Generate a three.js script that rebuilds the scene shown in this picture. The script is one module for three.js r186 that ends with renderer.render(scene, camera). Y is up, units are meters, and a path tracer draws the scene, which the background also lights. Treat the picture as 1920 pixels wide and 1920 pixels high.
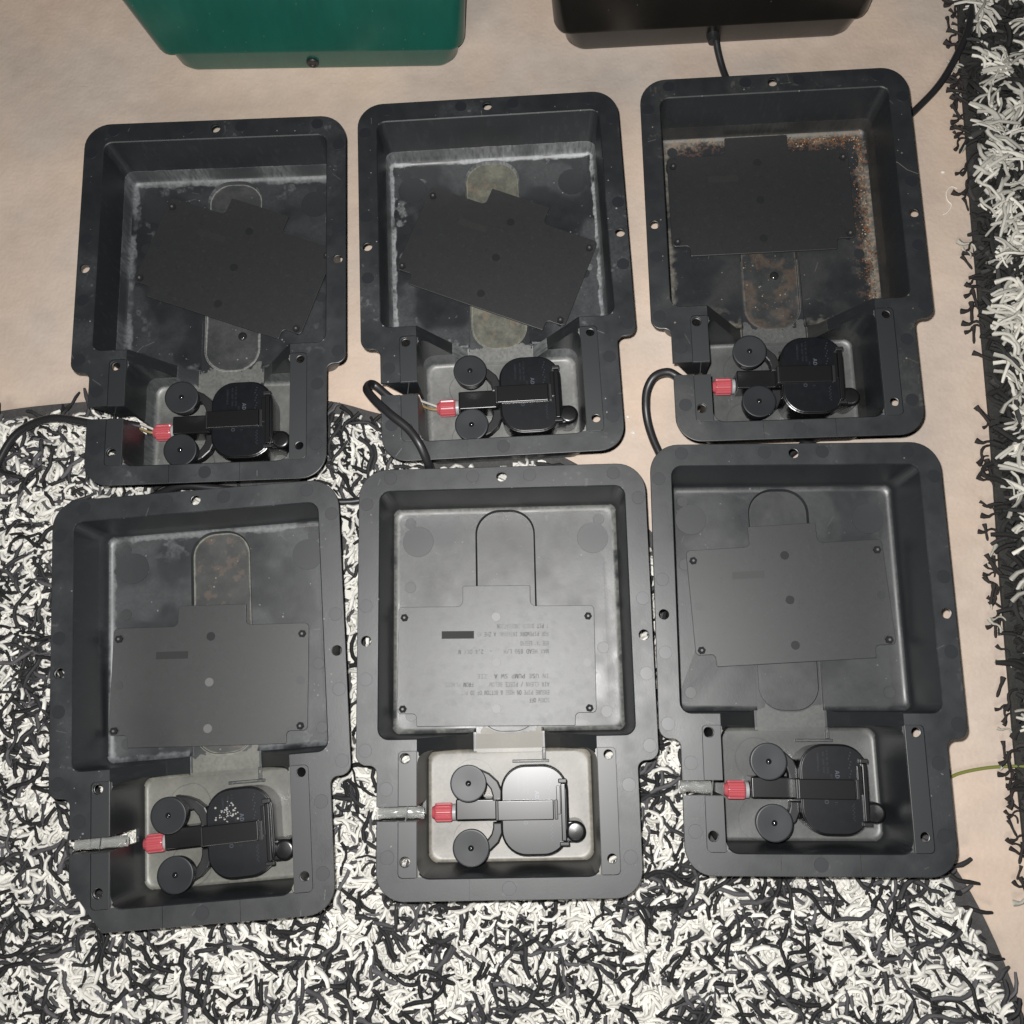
import * as THREE from 'three';
import { Brush, Evaluator, ADDITION, SUBTRACTION } from 'three-bvh-csg';
import { mergeGeometries, toCreasedNormals } from 'three/addons/utils/BufferGeometryUtils.js';
import { RoundedBoxGeometry } from 'three/addons/geometries/RoundedBoxGeometry.js';
import { RectAreaLightUniformsLib } from 'three/addons/lights/RectAreaLightUniformsLib.js';
RectAreaLightUniformsLib.init();

// ---------------------------------------------------------------- camera, light, exposure
const scene = new THREE.Scene();
scene.background = new THREE.Color(0x000000);
const FL = 0.0615;                                  // height of the tray rims above the floor
const camera = new THREE.PerspectiveCamera(56.46, 1, 0.01, 20);
{
  const th = 0.20861634, ro = -0.02623649;
  const f1 = new THREE.Vector3(0, -Math.cos(th), -Math.sin(th)), x = new THREE.Vector3(1, 0, 0);
  const fwd = f1.clone().multiplyScalar(Math.cos(ro)).addScaledVector(x, Math.sin(ro));
  const right = x.clone().multiplyScalar(Math.cos(ro)).addScaledVector(f1, -Math.sin(ro));
  const up = new THREE.Vector3(0, Math.sin(th), -Math.cos(th));
  camera.position.set(0, 0.62019 + FL, 0);
  camera.quaternion.setFromRotationMatrix(new THREE.Matrix4().makeBasis(right, up, fwd.negate()));
}
scene.add(camera);
// the phone's flash beside the lens
const flash = new THREE.PointLight(new THREE.Color(1, 0.985, 0.965), 2.0, 0, 2);
flash.name = 'phone_flash';
flash.position.set(-0.013, 0.62019 + FL + 0.004, -0.019);
flash.castShadow = true; flash.shadow.radius = 0.25; flash.shadow.bias = -0.0005;
scene.add(flash);
// the room's ceiling lamp, soft and weak
const ceiling = new THREE.RectAreaLight(new THREE.Color(1, 0.95, 0.88), 7.5, 1.3, 1.3);
ceiling.name = 'ceiling_lamp_light';
ceiling.position.set(-0.7, 2.35, 2.3); ceiling.lookAt(-0.7, 0, 2.3);
scene.add(ceiling);

const renderer = new THREE.WebGLRenderer({ antialias: true });
renderer.setSize(1024, 1024);
renderer.toneMapping = THREE.LinearToneMapping;
renderer.toneMappingExposure = 1.07;
renderer.shadowMap.enabled = true;

// ---------------------------------------------------------------- helpers
function rng(seed) { let a = seed >>> 0; return () => { a = (a + 0x6D2B79F5) | 0; let t = Math.imul(a ^ (a >>> 15), 1 | a); t = (t + Math.imul(t ^ (t >>> 7), 61 | t)) ^ t; return ((t ^ (t >>> 14)) >>> 0) / 4294967296; }; }
function hash(x, y, s) { let h = Math.imul(x, 374761393) + Math.imul(y, 668265263) + Math.imul(s, 2147483647 ^ 0x5bd1e995) | 0; h = Math.imul(h ^ (h >>> 13), 1274126177); return ((h ^ (h >>> 16)) >>> 0) / 4294967296; }
function vnoise(x, y, s = 1) { const xi = Math.floor(x), yi = Math.floor(y); let u = x - xi, v = y - yi; u = u * u * (3 - 2 * u); v = v * v * (3 - 2 * v); const a = hash(xi, yi, s), b = hash(xi + 1, yi, s), c = hash(xi, yi + 1, s), d = hash(xi + 1, yi + 1, s); return a + (b - a) * u + (c - a) * v + (a - b - c + d) * u * v; }
function fbm(x, y, s = 1, o = 4) { let r = 0, a = 0.5, n = 0; for (let i = 0; i < o; i++) { r += a * vnoise(x, y, s + i * 17); n += a; a *= 0.5; x = x * 2.03 + 7.1; y = y * 2.03 + 3.3; } return r / n; }
function pnoise(x, y, px, py, s) { const xi = Math.floor(x), yi = Math.floor(y); let u = x - xi, v = y - yi; u = u * u * (3 - 2 * u); v = v * v * (3 - 2 * v); const h = (i, j) => hash(((i % px) + px) % px, ((j % py) + py) % py, s); const a = h(xi, yi), b = h(xi + 1, yi), c = h(xi, yi + 1), d = h(xi + 1, yi + 1); return a + (b - a) * u + (c - a) * v + (a - b - c + d) * u * v; }
function pfbm(x, y, px, py, s, o) { let r = 0, a = 0.5, n = 0, f = 1; for (let i = 0; i < o; i++) { r += a * pnoise(x * px * f, y * py * f, px * f, py * f, s + i * 17); n += a; a *= 0.5; f *= 2; } return r / n; }
const sstep = (a, b, x) => { const t = Math.min(1, Math.max(0, (x - a) / (b - a))); return t * t * (3 - 2 * t); };
const toS = l => Math.round(255 * Math.min(1, Math.max(0, l <= 0.0031308 ? l * 12.92 : 1.055 * Math.pow(l, 1 / 2.4) - 0.055)));
const numbers = {};
function numbered(n) { const k = numbers[n] = (numbers[n] ?? -1) + 1; return k ? `${n}_${String(k).padStart(3, '0')}` : n; }
function add(o, name, parent) { o.name = name; o.traverse(m => { if (m.isMesh) { m.castShadow = true; m.receiveShadow = true; } }); parent.add(o); return o; }
function part(name, geo, mat, parent) { return add(new THREE.Mesh(geo, mat), name, parent); }
function thing(name, label, category, group) { const g = new THREE.Group(); g.name = numbered(name); g.userData = { label, category }; if (group) g.userData.group = group; scene.add(g); return g; }
function thingMesh(name, geo, mat, label, category, group) { const m = new THREE.Mesh(geo, mat); m.castShadow = m.receiveShadow = true; m.name = numbered(name); m.userData = { label, category }; if (group) m.userData.group = group; scene.add(m); return m; }
const V = (x, y, z) => new THREE.Vector3(x, y, z);
function dataTex(w, h, fn, srgb = true) {
  const d = new Uint8Array(w * h * 4);
  for (let j = 0; j < h; j++) for (let i = 0; i < w; i++) { const c = fn(i, j), k = (j * w + i) * 4; d[k] = c[0]; d[k + 1] = c[1]; d[k + 2] = c[2]; d[k + 3] = 255; }
  const t = new THREE.DataTexture(d, w, h); t.magFilter = THREE.LinearFilter; t.minFilter = THREE.LinearMipmapLinearFilter; t.generateMipmaps = true;
  t.wrapS = t.wrapT = THREE.RepeatWrapping; if (srgb) t.colorSpace = THREE.SRGBColorSpace; t.needsUpdate = true; return t;
}
function canvasTex(w, h, draw, srgb = true) {
  const c = document.createElement('canvas'); c.width = w; c.height = h; draw(c.getContext('2d'), w, h);
  const t = new THREE.CanvasTexture(c); if (srgb) t.colorSpace = THREE.SRGBColorSpace; t.anisotropy = 4; return t;
}
// geometry in millimetres: x right, y up, z towards the viewer
function rr(x0, x1, z0, z1, r, seg = 6) {
  const p = []; const c = [[x1 - r, z0 + r, -90], [x1 - r, z1 - r, 0], [x0 + r, z1 - r, 90], [x0 + r, z0 + r, 180]];
  for (const [cx, cz, a0] of c) for (let i = 0; i <= seg; i++) { const a = (a0 + 90 * i / seg) * Math.PI / 180; p.push([cx + r * Math.cos(a), cz + r * Math.sin(a)]); }
  return p;
}
function loft(loops) {                                // closed convex solid from a stack of [points, y]
  const pos = [], tri = (a, b, c) => pos.push(...a, ...b, ...c), n = loops[0][0].length;
  const P = (l, i) => [loops[l][0][i % n][0], loops[l][1], loops[l][0][i % n][1]];
  for (let l = 0; l + 1 < loops.length; l++) for (let i = 0; i < n; i++) { tri(P(l, i), P(l, i + 1), P(l + 1, i)); tri(P(l, i + 1), P(l + 1, i + 1), P(l + 1, i)); }
  const e = loops.length - 1;
  for (let i = 1; i + 1 < n; i++) { tri(P(0, 0), P(0, i + 1), P(0, i)); tri(P(e, 0), P(e, i), P(e, i + 1)); }
  const g = new THREE.BufferGeometry(); g.setAttribute('position', new THREE.Float32BufferAttribute(pos, 3));
  let vol = 0; const a = V(), b = V(), c = V();
  for (let i = 0; i < pos.length; i += 9) { a.fromArray(pos, i); b.fromArray(pos, i + 3); c.fromArray(pos, i + 6); vol += a.dot(b.cross(c)); }
  if (vol < 0) for (let i = 0; i < pos.length; i += 9) for (let k = 0; k < 3; k++) { const t = g.attributes.position.array; const s = t[i + 3 + k]; t[i + 3 + k] = t[i + 6 + k]; t[i + 6 + k] = s; }
  g.computeVertexNormals(); return g;
}
const boxG = (x0, x1, y0, y1, z0, z1) => { const g = new THREE.BoxGeometry(x1 - x0, y1 - y0, z1 - z0).toNonIndexed(); g.translate((x0 + x1) / 2, (y0 + y1) / 2, (z0 + z1) / 2); return g; };
const rbox = (x0, x1, y0, y1, z0, z1, r = 0.6, s = 2) => { const g = new RoundedBoxGeometry(x1 - x0, y1 - y0, z1 - z0, s, r); g.translate((x0 + x1) / 2, (y0 + y1) / 2, (z0 + z1) / 2); return g.index ? g.toNonIndexed() : g; };
function shapeOf(pts) { const s = new THREE.Shape(); pts.forEach(([x, z], i) => i ? s.lineTo(x, -z) : s.moveTo(x, -z)); s.closePath(); return s; }
function circleHole(s, x, z, r) { const p = new THREE.Path(); p.absarc(x, -z, r, 0, Math.PI * 2, true); s.holes.push(p); }
function slab(shape, y0, y1, bevel = 0, cs = 10) {    // extrude a plan shape between two heights
  const g = new THREE.ExtrudeGeometry(shape, { depth: y1 - y0 - 2 * bevel, bevelEnabled: bevel > 0, bevelThickness: bevel, bevelSize: bevel, bevelOffset: -bevel, bevelSegments: 2, curveSegments: cs });
  g.rotateX(-Math.PI / 2); g.translate(0, y0 + bevel, 0); return g.index ? g.toNonIndexed() : g;
}
function strip(g) { for (const k of Object.keys(g.attributes)) if (k !== 'position' && k !== 'normal') g.deleteAttribute(k); return g; }
const mm = g => { g.scale(0.001, 0.001, 0.001); return g; };
function cyl(r0, r1, y0, y1, x, z, seg = 28) { const g = new THREE.CylinderGeometry(r1, r0, y1 - y0, seg); g.translate(x, (y0 + y1) / 2, z); return g.toNonIndexed(); }
function planUV(g, x0, x1, z0, z1) { const p = g.attributes.position, uv = new Float32Array(p.count * 2); for (let i = 0; i < p.count; i++) { uv[2 * i] = (p.getX(i) - x0) / (x1 - x0); uv[2 * i + 1] = 1 - (p.getZ(i) - z0) / (z1 - z0); } g.setAttribute('uv', new THREE.BufferAttribute(uv, 2)); return g; }

// ---------------------------------------------------------------- the floor
{
  const t = dataTex(1024, 1024, (i, j) => {
    const x = i / 1024, y = j / 1024;
    const big = pfbm(x, y, 9, 11, 3, 3) - 0.5, mid = pfbm(x, y, 70, 95, 9, 3) - 0.5, fine = hash(i, j, 5) - 0.5, grain = pnoise(x * 40, y * 500, 40, 500, 21) - 0.5;
    const k = 1 + big * 0.26 + mid * 0.17 + fine * 0.06 + grain * 0.025, w = big * 0.10 + (pfbm(x, y, 22, 18, 31, 2) - 0.5) * 0.09;
    return [toS(0.53 * k * (1 + w)), toS(0.435 * k), toS(0.362 * k * (1 - w))];
  });
  t.repeat.set(3, 3);
  const b = dataTex(512, 512, (i, j) => { const v = Math.round(255 * (0.5 * vnoise(i / 3, j / 3, 4) + 0.5 * vnoise(i / 14, j / 14, 6))); return [v, v, v]; }, false); b.repeat.set(9, 9);
  const g = new THREE.PlaneGeometry(3, 3); g.rotateX(-Math.PI / 2);
  const m = new THREE.Mesh(g, new THREE.MeshStandardMaterial({ map: t, bumpMap: b, bumpScale: 0.00025, roughness: 0.62 }));
  m.name = 'floor'; m.receiveShadow = true; m.userData = { kind: 'structure', label: 'bare beige floor under the trays and rugs' }; scene.add(m);
}

// ---------------------------------------------------------------- where each tray stands
const POSE = [   // x, z, turn, lift, tilt x, tilt z (fitted to the photograph)
  [-0.23149, -0.31193, -0.04204, -0.0005, -0.01626, 0.00035], [-0.03099, -0.33007, -0.05386, -0.0025, -0.00107, 0.00863],
  [0.1731, -0.34167, -0.02295, 0.0026, 0.03554, -0.01073], [-0.21914, -0.03167, -0.08713, 0.0025, -0.01125, -0.00907],
  [-0.02102, -0.04801, -0.026, 0.0002, 0.00291, -0.00375], [0.17217, -0.06406, -0.00554, 0.0015, 0.01436, 0.01298]];
function placeOnTray(o, i) { const [x, z, a, dy, tx, tz] = POSE[i]; o.position.set(x, FL + dy, z); o.rotation.order = 'YXZ'; o.rotation.set(-tz, -a, tx); o.updateMatrixWorld(true); return o; }
const trayFrames = POSE.map((p, i) => placeOnTray(new THREE.Object3D(), i));
const onTray = (i, x, y, z) => V(x / 1000, y / 1000, z / 1000).applyMatrix4(trayFrames[i].matrixWorld);
// place a thing given tray-local plan position (mm), height (mm) and turn
function setOn(o, i, x, y, z, turn = 0) {
  const f = trayFrames[i]; o.position.copy(onTray(i, x, y, z));
  o.quaternion.copy(f.quaternion).multiply(new THREE.Quaternion().setFromAxisAngle(V(0, 1, 0), -turn)); return o;
}

// ---------------------------------------------------------------- tray body by solid modelling
function flangeOutline() {
  const W = 95.8, T = -114.4, S = 78.5, L = 82.4, B = 160, p = [];
  const arc = (cx, cz, r, a0, a1, n = 9) => { for (let i = 0; i <= n; i++) { const a = (a0 + (a1 - a0) * i / n) * Math.PI / 180; p.push([cx + r * Math.cos(a), cz + r * Math.sin(a)]); } };
  arc(W - 19, T + 19, 19, -90, 0); arc(W - 7, S - 7, 7, 0, 90, 5); arc(L + 5, S + 5, 5, 270, 180, 5);
  arc(L - 17.5, B - 17.5, 17.5, 0, 90); arc(-L + 17.5, B - 17.5, 17.5, 90, 180); arc(-L - 5, S + 5, 5, 0, -90, 5);
  arc(-W + 7, S - 7, 7, 90, 180, 5); arc(-W + 19, T + 19, 19, 180, 270); return p;
}
const HOLES = [[0, -107.6, 3.9], [-90, 0, 3.9], [90, 0, 3.9], [-64.5, 74.3, 3.4], [64, 74.3, 3.4], [-64.4, 136.7, 3.4], [63.8, 136.7, 3.4]];
const DB = 52.2, DW = 54;
function makeBody() {
  const ev = new Evaluator(); ev.attributes = ['position', 'normal']; ev.useGroups = false;
  const B = g => { const b = new Brush(strip(g)); b.updateMatrixWorld(true); return b; };
  const fs = shapeOf(flangeOutline()); for (const [x, z, r] of HOLES) circleHole(fs, x, z, r);
  let b = B(slab(fs, -2.2, 0, 0.4));
  const un = g => { b = ev.evaluate(b, B(g), ADDITION); }, cut = g => { b = ev.evaluate(b, B(g), SUBTRACTION); };
  un(loft([[rr(-84.2, 84.2, -102, 64.4, 9), -1.5], [rr(-81.5, 81.5, -99.5, 63, 9), -56.9]]));
  un(loft([[rr(-59.8, 59.8, 58.3, 149.2, 10), -1.2], [rr(-58, 58, 56, 147.5, 10), -57]]));
  un(loft([[rr(-80, -56.5, 98, 118, 1), -1.1], [rr(-70, -56.5, 98.5, 117.5, 1), -24]]));
  const fil = (x0, x1, z0, z1, r, d, draft, f) => {          // a drafted cavity with a rounded bottom edge
    const L = [], ins = (i, rad) => rr(x0 + i, x1 - i, z0 + i, z1 - i, Math.max(1, rad)), n = 7;
    L.push([ins(-1.1, r + 1.1), 0.35], [ins(-0.65, r + 0.65), -0.12], [ins(-0.15, r), -0.7], [ins(0, r), -1.3]);
    for (let k = 0; k <= n; k++) { const a = k / n * Math.PI / 2; L.push([ins(draft + f * (1 - Math.cos(a)), r), -d + f - f * Math.sin(a)]); }
    return loft(L);
  };
  cut(fil(-81.4, 81.4, -99, 62.2, 6.5, DB, 0.9, 4.8));
  cut(fil(-57, 57, 70, 146.4, 8, DW, 0.8, 3.6));
  { // sloping throat between basin and pump well
    const s = new THREE.Shape([[-57.4, 4], [-57, 0], [-24.5, -DW], [24.5, -DW], [57, 0], [57.4, 4]].map(q => new THREE.Vector2(...q)));
    const g = new THREE.ExtrudeGeometry(s, { depth: 13, bevelEnabled: false }); g.translate(0, 0, 60); cut(g.index ? g.toNonIndexed() : g);
  }
  cut(loft([[rr(-22.9, 22.7, 5, 84, 3), -49], [rr(-22.5, 22.3, 5.4, 84, 3), -DW + 0.06]]));
  cut(loft([[rr(-21.4, 21.4, -95.6, 61, 17.5, 10), -49], [rr(-21.4, 21.4, -95.6, 61, 17.5, 10), -DB - 0.1], [rr(-20.2, 20.2, -94.4, 59.8, 16.3, 10), -54.7]]).translate(0, -0.01, 0));
  cut(boxG(-100, -55.6, -45, 6, 103.6, 112.6));
  cut(loft([[rr(-68.9, -55.5, 69.7, 146.3, 3), 2], [rr(-68.9, -55.5, 69.7, 146.3, 3), -1.6]]));
  cut(loft([[rr(55.5, 68.9, 69.7, 146.3, 3), 2], [rr(55.5, 68.9, 69.7, 146.3, 3), -1.6]]));
  for (const x of [-24.3, 23.7]) cut(boxG(x - 0.22, x + 0.22, -0.9, 2, 147.2, 164));
  let g = b.geometry; if (g.index) g = g.toNonIndexed(); strip(g);
  g = toCreasedNormals(g, 0.3);
  // atlas: plan view below, wall unrolled by depth above
  const p = g.attributes.position, uv = new Float32Array(p.count * 2), a = V(), c = V(), d = V();
  for (let i = 0; i < p.count; i += 3) {
    a.fromBufferAttribute(p, i); c.fromBufferAttribute(p, i + 1); d.fromBufferAttribute(p, i + 2);
    const n = c.clone().sub(a).cross(d.clone().sub(a)).normalize();
    [a, c, d].forEach((q, k) => {
      if (n.y > 0.6) { uv[2 * (i + k)] = (q.x + 100) / 200; uv[2 * (i + k) + 1] = (q.z + 120) / 285 * 0.8; }
      else { const t = Math.abs(n.x) > Math.abs(n.z) ? q.z : q.x; uv[2 * (i + k)] = (t + 120) / 285; uv[2 * (i + k) + 1] = 0.81 + 0.18 * Math.min(1, -Math.min(0, q.y) / 60); }
    });
  }
  g.setAttribute('uv', new THREE.BufferAttribute(uv, 2));
  return mm(g);
}
const bodyGeo = makeBody();

// surface of each tray: clean black plastic plus the deposits that the photograph shows in it
const DIRT = [
  { edge: 0.4, edgeW: 5, band: 0.6, well: 0.46, oval: 0.10, ovalEdge: 0.75, film: 0.035, tint: [0.30, 0.32, 0.33], wtint: [0.33, 0.335, 0.31], rust: 0.02, seed: 11 },
  { edge: 0.75, edgeW: 3.0, band: 0.7, well: 0.6, oval: 0.5, ovalEdge: 0.8, film: 0.07, tint: [0.40, 0.42, 0.43], wtint: [0.35, 0.35, 0.33], otint: [0.27, 0.265, 0.2], rust: 0.05, seed: 23 },
  { edge: 0.5, edgeW: 9, band: 0.15, well: 0.36, oval: 0.06, ovalEdge: 0.25, film: 0.03, tint: [0.27, 0.25, 0.2], wtint: [0.26, 0.265, 0.25], rust: 1.0, seed: 37 },
  { edge: 0.42, edgeW: 5, band: 0.12, well: 0.55, oval: 0.07, ovalEdge: 0.6, film: 0.06, tint: [0.26, 0.28, 0.29], wtint: [0.29, 0.285, 0.235], rust: 0.03, seed: 41 },
  { edge: 0.5, edgeW: 4, band: 0.1, well: 0.78, oval: 0.05, ovalEdge: 0.15, film: 0.12, tint: [0.25, 0.25, 0.23], wtint: [0.31, 0.285, 0.235], rust: 0.01, seed: 59 },
  { edge: 0.15, edgeW: 3, band: 0.03, well: 0.42, oval: 0.07, ovalEdge: 0.1, film: 0.05, tint: [0.2, 0.205, 0.2], wtint: [0.19, 0.19, 0.175], rust: 0.02, seed: 73 }];
const PLASTIC = [0.0138, 0.0158, 0.0182];
function trayMaterial(D) {
  const w = 640, h = 1140, hp = h * 0.8, R = new Uint8Array(w * h * 4), s = D.seed;
  const r = rng(s); const specks = []; for (let k = 0; k < 170; k++) specks.push([r() * 180 - 90, r() * 250 - 105, 0.15 + r() * r() * 0.65]);
  const cell = new Map(); for (const q of specks) { const k = Math.floor(q[0] / 5) + ',' + Math.floor(q[1] / 5); if (!cell.has(k)) cell.set(k, []); cell.get(k).push(q); }
  const scr = []; for (let k = 0; k < 26; k++) { const x = r() * 190 - 95, z = r() * 270 - 112, a = r() * 6.3, l = 1.5 + r() * 7; scr.push([x, z, x + Math.cos(a) * l, z + Math.sin(a) * l, 0.12 + r() * 0.12]); }
  if (s === 37) scr.push([81, -40, 88, -33, 0.5], [88, -33, 96, -29, 0.45]);
  const rg = dataTex(w, h, (i, j) => {
    let col = [...PLASTIC], rough = 0.44, res = 0, tint = D.tint, wet = false;
    if (j < hp) {
      const x = i / w * 200 - 100, z = j / hp * 285 - 120, n = fbm(x / 7, z / 7, s), nf = fbm(x / 1.6, z / 1.6, s + 5, 3), ns = fbm(x / 26, z / 26, s + 9, 3);
      const basin = Math.abs(x) < 80.6 && z > -98 && z < 61.5, throat = (Math.abs(x) < 23 && z > 50 + 14 * n && z < 71) || (D.band > 0.5 && Math.abs(x) < 36 && z >= 62 && z < 71), well = Math.abs(x) < 56.3 && z >= 69.5 && z < 145.6, ax = Math.abs(x);
      // stadium pocket distance
      const ox = Math.max(0, ax - 3.5), oz = Math.max(0, z - 43.5, -78.1 - z), od = 17.5 - Math.hypot(ox, oz);
      const inOval = od > 0 && (ax < 21.4);
      if (basin || throat || (Math.abs(x) < 36 && z < 71 && z >= 60)) {
        const e = Math.min(78.8 - ax, z + 96.5, 60 - z + (ax < 24 ? 40 : 0));
        const wob = D.edgeW * (0.25 + 1.3 * n);
        res = D.edge * sstep(wob, wob * 0.55, e) * (0.3 + 0.9 * nf) * sstep(0.25, 0.5, fbm(x / 15, z / 15, s + 3));
        res = Math.max(res, D.film * sstep(0.42, 0.62, ns) * (0.5 + nf));
        res = Math.max(res, D.edge * 0.6 * sstep(0.66, 0.76, fbm(x / 9, z / 9, s + 29)) * sstep(26, 8, e) * nf);
        if (throat) { res = Math.max(res, D.well * (0.45 + 0.5 * nf)); tint = D.wtint; }
        if (inOval) {
          const dd = Math.min(od, 21.4 - ax); tint = D.otint || D.wtint;
          res = Math.max(D.oval * (0.35 + 0.9 * n) * (0.6 + 0.5 * nf), D.ovalEdge * sstep(2.6 * (0.4 + n), 1.0, dd) * (0.4 + 0.7 * nf));
        }
        if (D.rust > 0.5 && inOval) { const q = 0.55 * sstep(0.42, 0.66, fbm(x / 8, z / 8, s + 61)) * (0.5 + nf); col = col.map((c, k) => c + Math.min(0.7, q) * ([0.075, 0.05, 0.032][k] - c)); }
        if (D.rust > 0.5) { const q = sstep(24 * n + 3, 3, Math.min(z + 96, 79 - x)) * sstep(0.5, 0.62, nf) * (x > 5 || z < -60 ? 1 : 0); col = col.map((c, k) => c + q * ([0.11, 0.052, 0.026][k] - c) * 0.8); rough += 0.3 * q; }
      } else if (well) {
        tint = D.wtint; wet = true; const e = Math.min(55 - ax, z - 70.5, 145 - z);
        res = D.well * (0.62 + 0.45 * (ns - 0.5) + 0.3 * (n - 0.5) + 0.22 * (nf - 0.5)) + (D.well * 0.25) * sstep(4.5 * n + 1.5, 2, e) * nf * (Math.abs(x) < 24 && z < 80 ? 0 : 1);
        const cx = x + 25, c1 = Math.hypot(cx, z - 92), c2 = Math.hypot(cx, z - 131);
        if (D.well > 0.3) for (const c of [c1, c2]) if (Math.abs(c - 13.2 - n * 1.5) < 0.35) res *= 0.55;
      } else {                                               // rim
        res = 0.05 * sstep(0.55, 0.8, ns) * nf + 0.10 * sstep(0.70, 0.8, fbm(x / 3.5, z / 3.5, s + 51)) * sstep(0.5, 0.7, ns);
        rough = 0.455 + 0.10 * (n - 0.5) + 0.16 * (ns - 0.5);
      }
      if (basin) rough += 0.18 * (ns - 0.5) + 0.08 * (n - 0.5);
      col = col.map(c => c * (0.9 + 0.2 * n + 0.12 * (nf - 0.5)));
      const cl = cell.get(Math.floor(x / 5) + ',' + Math.floor(z / 5)); if (cl) for (const q of cl) if (Math.hypot(x - q[0], z - q[1]) < q[2]) res = Math.max(res, 0.55);
      for (const q of scr) { const dx = q[2] - q[0], dz = q[3] - q[1], t = Math.min(1, Math.max(0, ((x - q[0]) * dx + (z - q[1]) * dz) / (dx * dx + dz * dz))); if (Math.hypot(x - q[0] - t * dx, z - q[1] - t * dz) < 0.24) res = Math.max(res, q[4]); }
      if (D.rust > 0.02 && D.rust < 0.5 && inOval) { const q = sstep(0.62, 0.72, fbm(x / 5, z / 5, s + 77)) * D.rust * 6; col = col.map((c, k) => c + Math.min(0.6, q) * ([0.2, 0.11, 0.06][k] - c)); }
    } else {                                                  // walls: a chalky band below the old water line
      const d = ((j / h - 0.81) / 0.18) * 60, t = i / w * 285 - 120, n = fbm(t / 6, d / 2.5, s + 2), nf = fbm(t / 1.4, d / 6, s + 8, 3), big = fbm(t / 30, 4.4, s + 13, 2);
      const line = 36.5 + (n - 0.5) * 1.6;
      res = D.band * sstep(line, line + 0.5, d) * (0.12 + 0.75 * sstep(0.35, 0.7, big) * nf + 0.5 * sstep(line + 1.6, line + 0.3, d) * nf);
      res = Math.max(res, 0.02 * sstep(0.6, 0.75, fbm(t / 2, d / 9, s + 91)));
      rough = 0.4;
    }
    res = Math.min(0.95, res); rough = Math.min(0.92, rough + res * (wet ? 0.02 : 0.25));
    const k = (j * w + i) * 4; R[k] = 0; R[k + 1] = Math.round(255 * rough); R[k + 2] = 0; R[k + 3] = 255;
    return [0, 1, 2].map(k2 => toS(col[k2] + (tint[k2] - col[k2]) * res));
  });
  const rt = new THREE.DataTexture(R, w, h); rt.magFilter = THREE.LinearFilter; rt.needsUpdate = true;
  return new THREE.MeshPhysicalMaterial({ map: rg, roughnessMap: rt, roughness: 1, metalness: 0, ior: 1.7, bumpMap: plasticBump, bumpScale: 0.00003 });
}
const plasticBump = dataTex(512, 512, (i, j) => { const v = Math.round(255 * (0.7 * hash(i, j, 3) + 0.3 * vnoise(i / 5, j / 5, 8))); return [v, v, v]; }, false);
plasticBump.repeat.set(3, 3);
const blackPlastic = new THREE.MeshPhysicalMaterial({ color: new THREE.Color().setRGB(0.0142, 0.0162, 0.0185), roughness: 0.455, ior: 1.7 });
const pinMat = new THREE.MeshPhysicalMaterial({ color: new THREE.Color().setRGB(0.014, 0.0155, 0.019), roughness: 0.41, ior: 1.7 });

const TRAYS = [
  ['black plastic tray in the upper row whose left cable curves out onto the shag rug', 0],
  ['black plastic tray with white limescale line around its basin and pale oval pocket', 1],
  ['black plastic tray with rusty flakes in its basin, cracked rim, next to the narrow rug', 2],
  ['black plastic tray with its lower left corner cut off, lying wholly on the shag rug', 3],
  ['black plastic tray in the middle of the lower row, with a legible square cover plate', 4],
  ['cleanest black plastic tray, lying half on the shag rug and half on bare floor', 5]];
function stripGeo(sx, z0, z1, holes, r0, r1) {        // inlaid strip: rounded outer corners, square on the well side
  const a = [], arc = (cx, cz, r, t0, t1) => { for (let i = 0; i <= 5; i++) { const t = (t0 + (t1 - t0) * i / 5) * Math.PI / 180; a.push([sx * (cx + r * Math.cos(t)), cz + r * Math.sin(t)]); } };
  a.push([sx * 57.05, z0]); arc(68.62 - r0, z0 + r0, r0, -90, 0); arc(68.62 - r1, z1 - r1, r1, 0, 90); a.push([sx * 57.05, z1]);
  const s = shapeOf(a); for (const [x, z] of holes) circleHole(s, x, z, 3.3); return mm(slab(s, -1.58, -0.06, 0.18));
}
const stripL1 = stripGeo(-1, 69.95, 103.45, [[-64.5, 74.3]], 2.8, 0.4), stripL2 = stripGeo(-1, 112.75, 146.05, [[-64.4, 136.7]], 0.4, 2.8), stripR = stripGeo(1, 69.95, 146.05, [[64, 74.3], [63.8, 136.7]], 2.8, 2.8);
const PINS = [[-74.6, -108.3], [-19.3, -108.3], [18.9, -108.2], [74.8, -108], [-90.4, -90.8], [90.6, -90.6], [-90.3, -22.8], [90.3, -23.6], [-90, 24.5], [90.4, 24.6], [-89.8, 69.2], [90.2, 69.4], [-76.4, 93], [76, 93], [-75.4, 133.9], [75.2, 136], [0, 153]];
const pinGeo = mm(cyl(4.3, 4.2, 0, 0.14, 0, 0, 26));
const discGeo = mm(cyl(11, 10.9, 0, 0.18, 0, 0, 40)), smallDisc = mm(cyl(4, 3.9, 0, 0.15, 0, 0, 24));
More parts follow.
